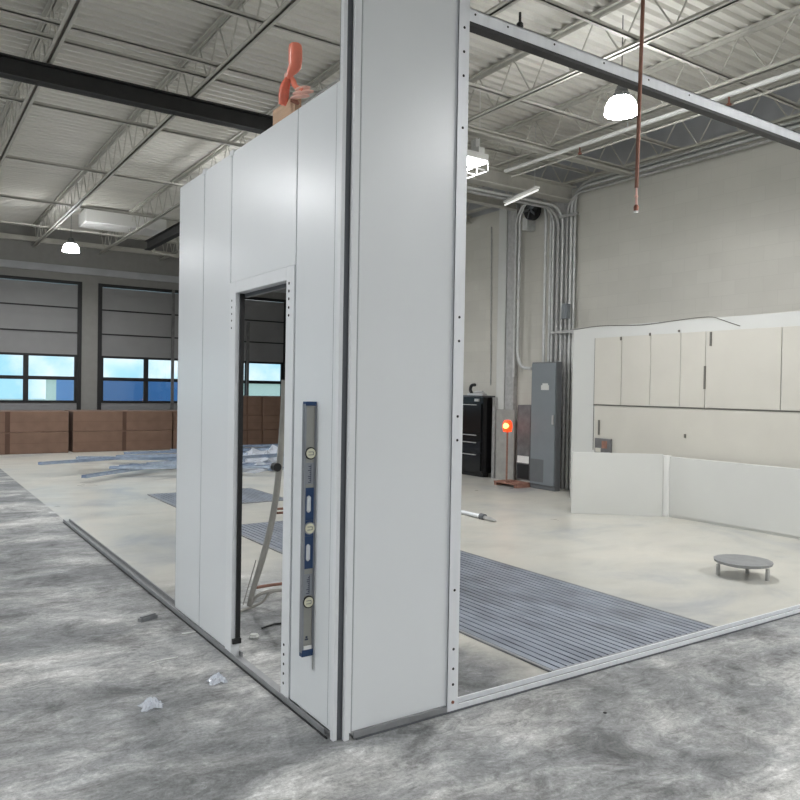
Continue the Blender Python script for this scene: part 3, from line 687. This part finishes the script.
# ------------------------------------------------------------------ the service corner on the right wall
WX = 9.5
def wy(px, py=300, x=9.4): return at(0, x, px, py).y
tag(MB().box(9.4, wy(515, 300, 9.4), 0, 9.495, wy(506.5, 300, 9.4), 5.05).build('steel_column', M['pipe_dark'], bev=.01), 'dark grey square column on the block wall behind the orange light', 'column')
tag(MB().box(9.42, wy(505.5, 300, 9.42), 0, 9.495, wy(497.5, 300, 9.42), 5.05).build('wall_pilaster', M['paper'], bev=.01), 'white upright pilaster beside the dark column', 'pilaster')
tag(MB().tube([at(0, 9.48, 491.5, 227), at(0, 9.48, 490.5, 385)], .012, 6).build('thin_conduit', M['pipe_dark']), 'thin vertical conduit above the black tool cabinet', 'conduit')
# arch conduit pair
def arch(xo, pl, pr_, zt, r, zl, lab):
    yl, yr = wy(pl, 300, xo), wy(pr_, 300, xo); R = (yl-yr)/2; ym = (yl+yr)/2
    pts = [(xo, yl, zl), (xo, yl, zt-R)]
    for k in range(1, 12): th = PI*k/12; pts.append((xo, ym+R*math.cos(th), zt-R+R*math.sin(th)))
    pts += [(xo, yr, zt-R), (xo, yr, 2.1)]
    return tag(MB().tube(pts, r, 10).build('conduit', M['pipe'], smooth=True), lab, 'conduit', 'grey conduits on the block wall')
arch(9.3, 518.5, 544.5, 4.98, .026, 2.45, 'outer arched conduit looping over the round fan')
arch(9.36, 515, 549.5, 5.05, .022, 1.9, 'arched conduit nested against the wall over the fan')
e = [(9.3, wy(518.5, 300, 9.3), 2.45), (9.3, wy(518.8, 300, 9.3), 2.3), (9.3, wy(521, 300, 9.3), 2.14), (9.3, wy(525, 300, 9.3), 2.06), (9.3, wy(533, 300, 9.3), 2.04)]
tag(MB().tube(smoothpath(e, 4), .03, 10).build('conduit_elbow', M['pipe'], smooth=True), 'curved conduit elbow entering the grey electrical cabinet', 'conduit elbow')
def updown(px, x, bend, zt, r, z0, lab, m='pipe'):
    y = wy(px, 300, x); R = .3; pts = [(x, y, z0), (x, y, zt-R)]
    for k in range(1, 8):
        th = PI/2*k/7
        if bend == 'x': pts.append((x-R+R*math.cos(th), y, zt-R+R*math.sin(th)))
        else: pts.append((x, y-R+R*math.cos(th), zt-R+R*math.sin(th)))
    pts.append((6.2, y, zt) if bend == 'x' else (x, -6, zt))
    return tag(MB().tube(pts, r, 10).build('conduit', M[m], smooth=True), lab, 'conduit', 'grey conduits on the block wall')
updown(552.5, 9.36, 'x', 4.78, .022, 2.1, 'conduit of the bundle bending left, first past the arches')
updown(557, 9.34, 'x', 4.72, .026, 2.1, 'conduit of the bundle bending left, second past the arches', 'pipe_dark')
updown(561.5, 9.36, 'x', 4.75, .022, .0, 'conduit of the bundle bending left, third past the arches')
updown(566, 9.38, 'y', 4.93, .024, .0, 'floor-to-roof conduit turning right along the wall top, lowest of them', 'pipe_dark')
updown(570, 9.41, 'y', 5.02, .026, .0, 'conduit turning right along the wall top, middle of them')
updown(573.5, 9.44, 'y', 5.1, .022, .0, 'outermost conduit of the bundle, turning right at the wall top')
updown(564, 9.46, 'y', 5.18, .02, 2.6, 'topmost conduit running right along the wall top', 'pipe_dark')
for px, h, lab in ((0, 4.55, 'upper strap across the conduit bundle'), (0, 2.62, 'lower strap across the conduit bundle')):
    tag(MB().box(9.3, wy(576, 300, 9.3), h, 9.325, wy(551, 300, 9.3), h+.045).build('conduit_strap', M['pipe_dark']), lab, 'strap', 'straps on the conduit bundle')
tag(MB().box(9.2, wy(566.5, 300, 9.2), 2.85, 9.3, wy(561.5, 300, 9.2), 3.1).build('junction_box', M['elec'], bev=.006), 'small grey junction box on the conduit bundle', 'junction box')
tag(MB().box(9.45, wy(572, 300, 9.45), 0, 9.5, wy(550, 300, 9.45), 4.9).build('backing_board', M['pipe_dark']), 'tall grey backing board behind the conduit bundle', 'board')
# round fan
c = at(0, 9.28, 530.5, 210)
t = thing('wall_fan', 'black round wall fan under the arched conduits', 'fan', tuple(c))
MB().tube([c+Vector((.1, 0, 0)), c], .17, 20).build('fan_drum', M['black'], t, smooth=True)
fb = MB()
for k in range(5):
    th = 2*PI*k/5; d = Vector((0, math.cos(th), math.sin(th))); s = Vector((.5, -math.sin(th)*.86, math.cos(th)*.86)).normalized()
    fb.obox(c+d*.085+Vector((-.02, 0, 0)), d, s, d.cross(s), .065, .03, .003)
fb.build('fan_blades', M['dark'], t)
MB().box(c.x+.02, c.y+.1, c.z-.32, 9.5, c.y+.22, c.z-.1).build('bracket', M['pipe'], t)
# electrical cabinet
ex = 9.02; y0, y1 = wy(557.5, 300, ex), wy(530, 440, ex); zt = at(0, ex, 545, 362).z
t = thing('electrical_cabinet', 'tall grey electrical cabinet below the conduits', 'electrical cabinet', (9.25, (y0+y1)/2, 0))
MB().box(ex+.02, y0, 0, 9.16, y1, zt).build('body', M['elec_dark'], t, bev=.006)
MB().box(ex, y0+.012, .08, ex+.02, y1-.012, zt-.02).build('door', M['elec'], t, bev=.004)
q = at(0, ex, 545, 387)
MB().box(ex-.002, q.y-.09, q.z-.05, ex, q.y+.09, q.z+.03).box(ex-.002, q.y-.07, q.z+.03, ex, q.y+.06, q.z+.06).build('label_plate', M['paper'], t)
MB().box(ex-.001, y0+.25, .12, ex, y1-.02, .5).build('lower_plate', M['elec_dark'], t)
MB().box(ex-.02, y0+.03, 1.1, ex, y0+.06, 1.25).build('handle', M['pipe_dark'], t)
# machine and pallet, dark dado
mx = 9.1
t = thing('welding_machine', 'dark grey machine with a white stripe between column and cabinet', 'machine', (mx+.2, wy(524, 440, mx), 0))
ya, yb = wy(531, 440, mx)+.02, wy(517, 440, mx)
z1 = at(0, mx, 524, 405).z
MB().box(mx, ya, .1, 9.45, yb, z1).build('body', M['machine'], t, bev=.01)
z2 = at(0, mx, 524, 456).z; z3 = at(0, mx, 524, 463).z
MB().box(mx-.006, ya+.02, z3, mx, yb-.02, z2).build('white_stripe', M['white'], t)
MB().box(mx-.004, ya+.02, .12, mx, yb-.02, z3-.02).build('lower_grille', M['black'], t)
t0_ = at(2, .0, 504, 481.5)
t = thing('small_pallet', 'low rusty red pallet on the floor under the orange light', 'pallet', (8.9, 9.9, 0))
pb = MB()
for k in range(5): pb.box(8.72+.08*k, 9.42, .05, 8.78+.08*k, 9.98, .075)
pb.build('deck_boards', M['rust'], t)
MB().box(8.73, 9.42, 0, 9.09, 9.48, .05).box(8.73, 9.92, 0, 9.09, 9.98, .05).build('bearers', M['rust'], t)
c = at(0, 8.85, 507.5, 424)
t = thing('work_light', 'glowing orange-red light on a slim pole by the column', 'light', (c.x, c.y, .075))
MB().lathe((c.x, c.y, c.z-.13), [(.02, .2), (.05, .195), (.08, .15), (.085, .08), (.075, .0), (.02, -.01)], 16).build('lamp_shade', M['redlamp'], t, smooth=True)
MB().tube([c+Vector((-.06, -.03, -.03)), c+Vector((-.09, -.045, -.01))], [.055, .035], 12).build('lens', M['redcore'], t, smooth=True)
MB().tube([(c.x, c.y, .085), (c.x, c.y, c.z-.13)], .016, 8).build('pole', M['rust'], t, smooth=True)
MB().box(c.x-.1, c.y-.1, .076, c.x+.1, c.y+.1, .09).build('base_plate', M['rust'], t)
tag(MB().box(9.37, wy(514, 440, 9.37), 0, 9.395, wy(496, 440, 9.37), 1.3).build('splash_board', M['splash']), 'scuffed grey board along the wall foot behind the orange light', 'board')
# black tool cabinet
cx = 9.17; y0, y1 = wy(481.5, 430, cx), 13.2; zt = at(0, cx, 475, 396).z
t = thing('tool_cabinet', 'glossy black tool cabinet against the wall', 'cabinet', (9.2, (y0+y1)/2, 0))
MB().box(cx+.03, y0, .08, 9.46, y1, zt).build('body', M['blackgloss'], t, bev=.01)
for z0, z1_ in ((.12, .45), (.47, .68), (.7, .82), (.84, zt-.14)):
    dr = MB().box(cx, y0+.03, z0, cx+.03, y1-.03, z1_).build('drawer', M['blackgloss'], t, bev=.005)
    MB().box(cx-.02, y0+.15, z1_-.035, cx, y1-.15, z1_-.02).build('pull', M['pipe_dark'], dr)
MB().box(cx-.01, y0-.01, zt-.02, 9.48, y1, zt+.01).build('top', M['dark'], t)
MB().box(cx-.003, y0+.1, zt-.1, cx+.03, y0+.22, zt-.05).build('badge', M['screw'], t)
MB().box(cx+.1, y0+.05, 0, 9.4, y1-.1, .08).build('plinth', M['black'], t)
tag(MB().box(9.36, wy(494.5, 430, 9.36), 0, 9.45, wy(492, 430, 9.36), zt-.02).build('side_frame', M['pipe_dark']), 'narrow grey frame standing beside the tool cabinet', 'frame')
p = at(0, 9.15, 476, 393)
t = thing('bench_vise', 'small black bench vise on top of the tool cabinet', 'vise', (9.15, p.y, zt+.01))
MB().box(9.1, p.y-.25, zt+.01, 9.22, p.y+.2, zt+.05).build('base', M['screw'], t, bev=.005)
MB().tube(smoothpath([(9.15, p.y+.12, zt+.04), (9.15, p.y+.17, zt+.12), (9.15, p.y+.13, zt+.2), (9.15, p.y+.03, zt+.21)], 3), .03, 8).build('jaw', M['black'], t, smooth=True)
MB().tube([(9.15, p.y-.2, zt+.08), (9.15, p.y+.05, zt+.07)], .02, 8).build('screw_bar', M['screw'], t, smooth=True)

# ------------------------------------------------------------------ white board partition on the right
BX = 8.75
def by(px, py=400): return at(0, BX, px, py).y
def bz(px, py): return at(0, BX, px, py).z
t = thing('white_partition', 'tall white board partition standing before the block wall', 'partition', (BX+.03, 6, 0))
yl = by(572); zt = bz(620, 325)
MB().box(BX, 3.2, 0, BX+.06, yl, zt).build('backing_sheet', M['paper'], t, bev=.004)
zlo = bz(650, 406)
seams = [by(p, 370) for p in (595, 622, 651, 681, 706)]+[4.9, 4.3, 3.3]
for k in range(7):
    a, b = seams[k], seams[k+1]
    d_ = MB().box(BX-.016, b+.006, zlo, BX, a-.006, bz(600, 338)).build('door_board', M['paper_beige'], t, bev=.003)
mm = MB().box(BX-.02, 3.3, zlo-.014, BX-.0, seams[0], zlo-.002).box(BX-.004, seams[0]+.0, bz(595, 450), BX, seams[0]+.012, bz(600, 338))
mm.build('shadow_gap', M['line'], t)
MB().box(BX-.012, 3.3, bz(640, 455), BX, seams[0]-.02, zlo-.02).build('middle_board', M['paper_beige'], t)
for px, py, dz in ((622, 337, .05), (651, 333, .04), (680, 330, .03), (712, 332, .18), (706, 366, .3), (600, 420, .22), (686, 434, .05)):
    yy = by(px, py); z = bz(px, py)
    MB().box(BX-.03, yy-.012, z-dz, BX-.016, yy+.012, z).build('hook', M['line'], t)
pts = [at(0, BX-.006, *p) for p in ((572, 330), (600, 326), (640, 325), (672, 321), (695, 318), (712, 317), (722, 320), (740, 326))]
tag(MB().tube(smoothpath(pts, 4), .005, 6).build('slack_cable', M['line']), 'thin dark cable drooping along the top of the white partition', 'cable')
q = at(0, BX-.02, 602, 446)
t = thing('switch_box', 'small brown and grey square box on the white partition', 'box', (BX-.02, q.y, q.z-.12))
MB().box(BX-.05, at(0, BX-.05, 610.5, 446).y, at(0, BX-.05, 602, 455).z, BX-.0125, at(0, BX-.05, 594.5, 446).y, at(0, BX-.05, 602, 438.5).z).build('box', M['machine'], t, bev=.004)
MB().box(BX-.053, q.y-.12, q.z-.03, BX-.05, q.y-.02, q.z+.08).build('brown_patch', M['rust'], t); MB().box(BX-.053, q.y, q.z-.09, BX-.05, q.y+.1, q.z-.03).build('pale_patch', M['paper_beige'], t)
# loose sheets at the foot
a = at(2, 0, 571, 513); b = at(2, 0, 662, 516.5)
h = .83; dd = (b-a).normalized(); nn = Vector((-dd.y, dd.x, 0))
c = (a+b)/2
tag(MB().obox((c.x, c.y, h/2), dd, nn, (0, 0, 1), (b-a).length/2, .012, h/2).build('foam_sheet', M['paper'], bev=.003), 'low white sheet propped at an angle before the partition', 'sheet')
b2 = at(2, 0, 675, 518)
tag(MB().box(b2.x, 4.0, .03, b2.x+.06, b2.y+.1, .80).box(b2.x+.01, 4.0, 0, b2.x+.05, b2.y+.1, .03).build('foam_sheet', M['paper'], bev=.003), 'low white sheet standing parallel to the wall at the right', 'sheet')
tag(MB().box(b2.x-.02, b2.y+.1, 0, b2.x+.04, b2.y+.28, .81).build('end_strip', M['white'], bev=.003), 'narrow white strip between the two low sheets', 'strip')
tag(MB().box(9.46, wy(577, 480, 9.46), 0, 9.5, wy(563, 480, 9.46), 1.0).build('base_box', M['elec_dark']), 'dark grey low box at the foot of the conduit bundle', 'box')
# tool on the floor
a = at(2, .03, 456, 510.5); b = at(2, .03, 481, 516.5); c = at(2, .02, 496, 521)
t = thing('pipe_wrench', 'grey metal tool lying on the floor behind the end post', 'tool', (a.x, a.y, 0))
dr = (b-a).normalized(); ext = a-dr*.7
MB().tube([ext, b], .028, 10).build('shaft', M['alu'], t, smooth=True)
MB().tube([b, b+(c-b)*.25], .045, 10).build('collar', M['dark'], t, smooth=True)
MB().tube([b+(c-b)*.25, b+(c-b)*.6, c], [.028, .03, .01], 8).build('tip', M['pipe_dark'], t, smooth=True)
# stand at right edge
p = at(2, 0, 718, 575); z = at(1, p.y, 719, 561).z
t = thing('low_jack_stand', 'low grey metal stand on the pale floor at the right edge', 'stand', (p.x+.1, p.y-.1, 0))
MB().tube([(p.x, p.y, z*.8), (p.x, p.y, 0)], .018, 8).build('leg', M['pipe_dark'], t); MB().tube([(p.x+.3, p.y-.1, z*.8), (p.x+.3, p.y-.1, 0)], .018, 8).build('leg', M['pipe_dark'], t); MB().tube([(p.x+.2, p.y-.35, z*.8), (p.x+.2, p.y-.35, 0)], .018, 8).build('leg', M['pipe_dark'], t)
MB().lathe((p.x+.16, p.y-.14, z*.8), [(.2, .05), (.25, .045), (.24, .02), (.16, 0)], 16).build('plate', M['alu_dull'], t)

# ------------------------------------------------------------------ world and view
w = bpy.data.worlds.new('sky'); SC.world = w; w.use_nodes = True
n = w.node_tree.nodes; l = w.node_tree.links; bg = n['Background']
tc = n.new('ShaderNodeTexCoord'); nz = n.new('ShaderNodeTexNoise'); nz.inputs['Scale'].default_value = 14; nz.inputs['Detail'].default_value = 5
r = n.new('ShaderNodeValToRGB'); r.color_ramp.elements[0].position = .42; r.color_ramp.elements[0].color = srgb((176, 224, 246)); r.color_ramp.elements[1].position = .6; r.color_ramp.elements[1].color = srgb((246, 252, 255))
l.new(tc.outputs['Generated'], nz.inputs['Vector']); l.new(nz.outputs['Fac'], r.inputs[0]); l.new(r.outputs[0], bg.inputs['Color']); bg.inputs['Strength'].default_value = .72
SC.view_settings.view_transform = 'Standard'; SC.view_settings.look = 'None'; SC.view_settings.gamma = 1; SC.view_settings.use_curve_mapping = False
SC.view_settings.exposure = 0.92
try:
    SC.cycles.max_bounces = 10; SC.cycles.diffuse_bounces = 6; SC.cycles.glossy_bounces = 4; SC.cycles.transparent_max_bounces = 12
    SC.cycles.sample_clamp_indirect = 6; SC.cycles.use_denoising = True; SC.cycles.caustics_reflective = False
except Exception: pass
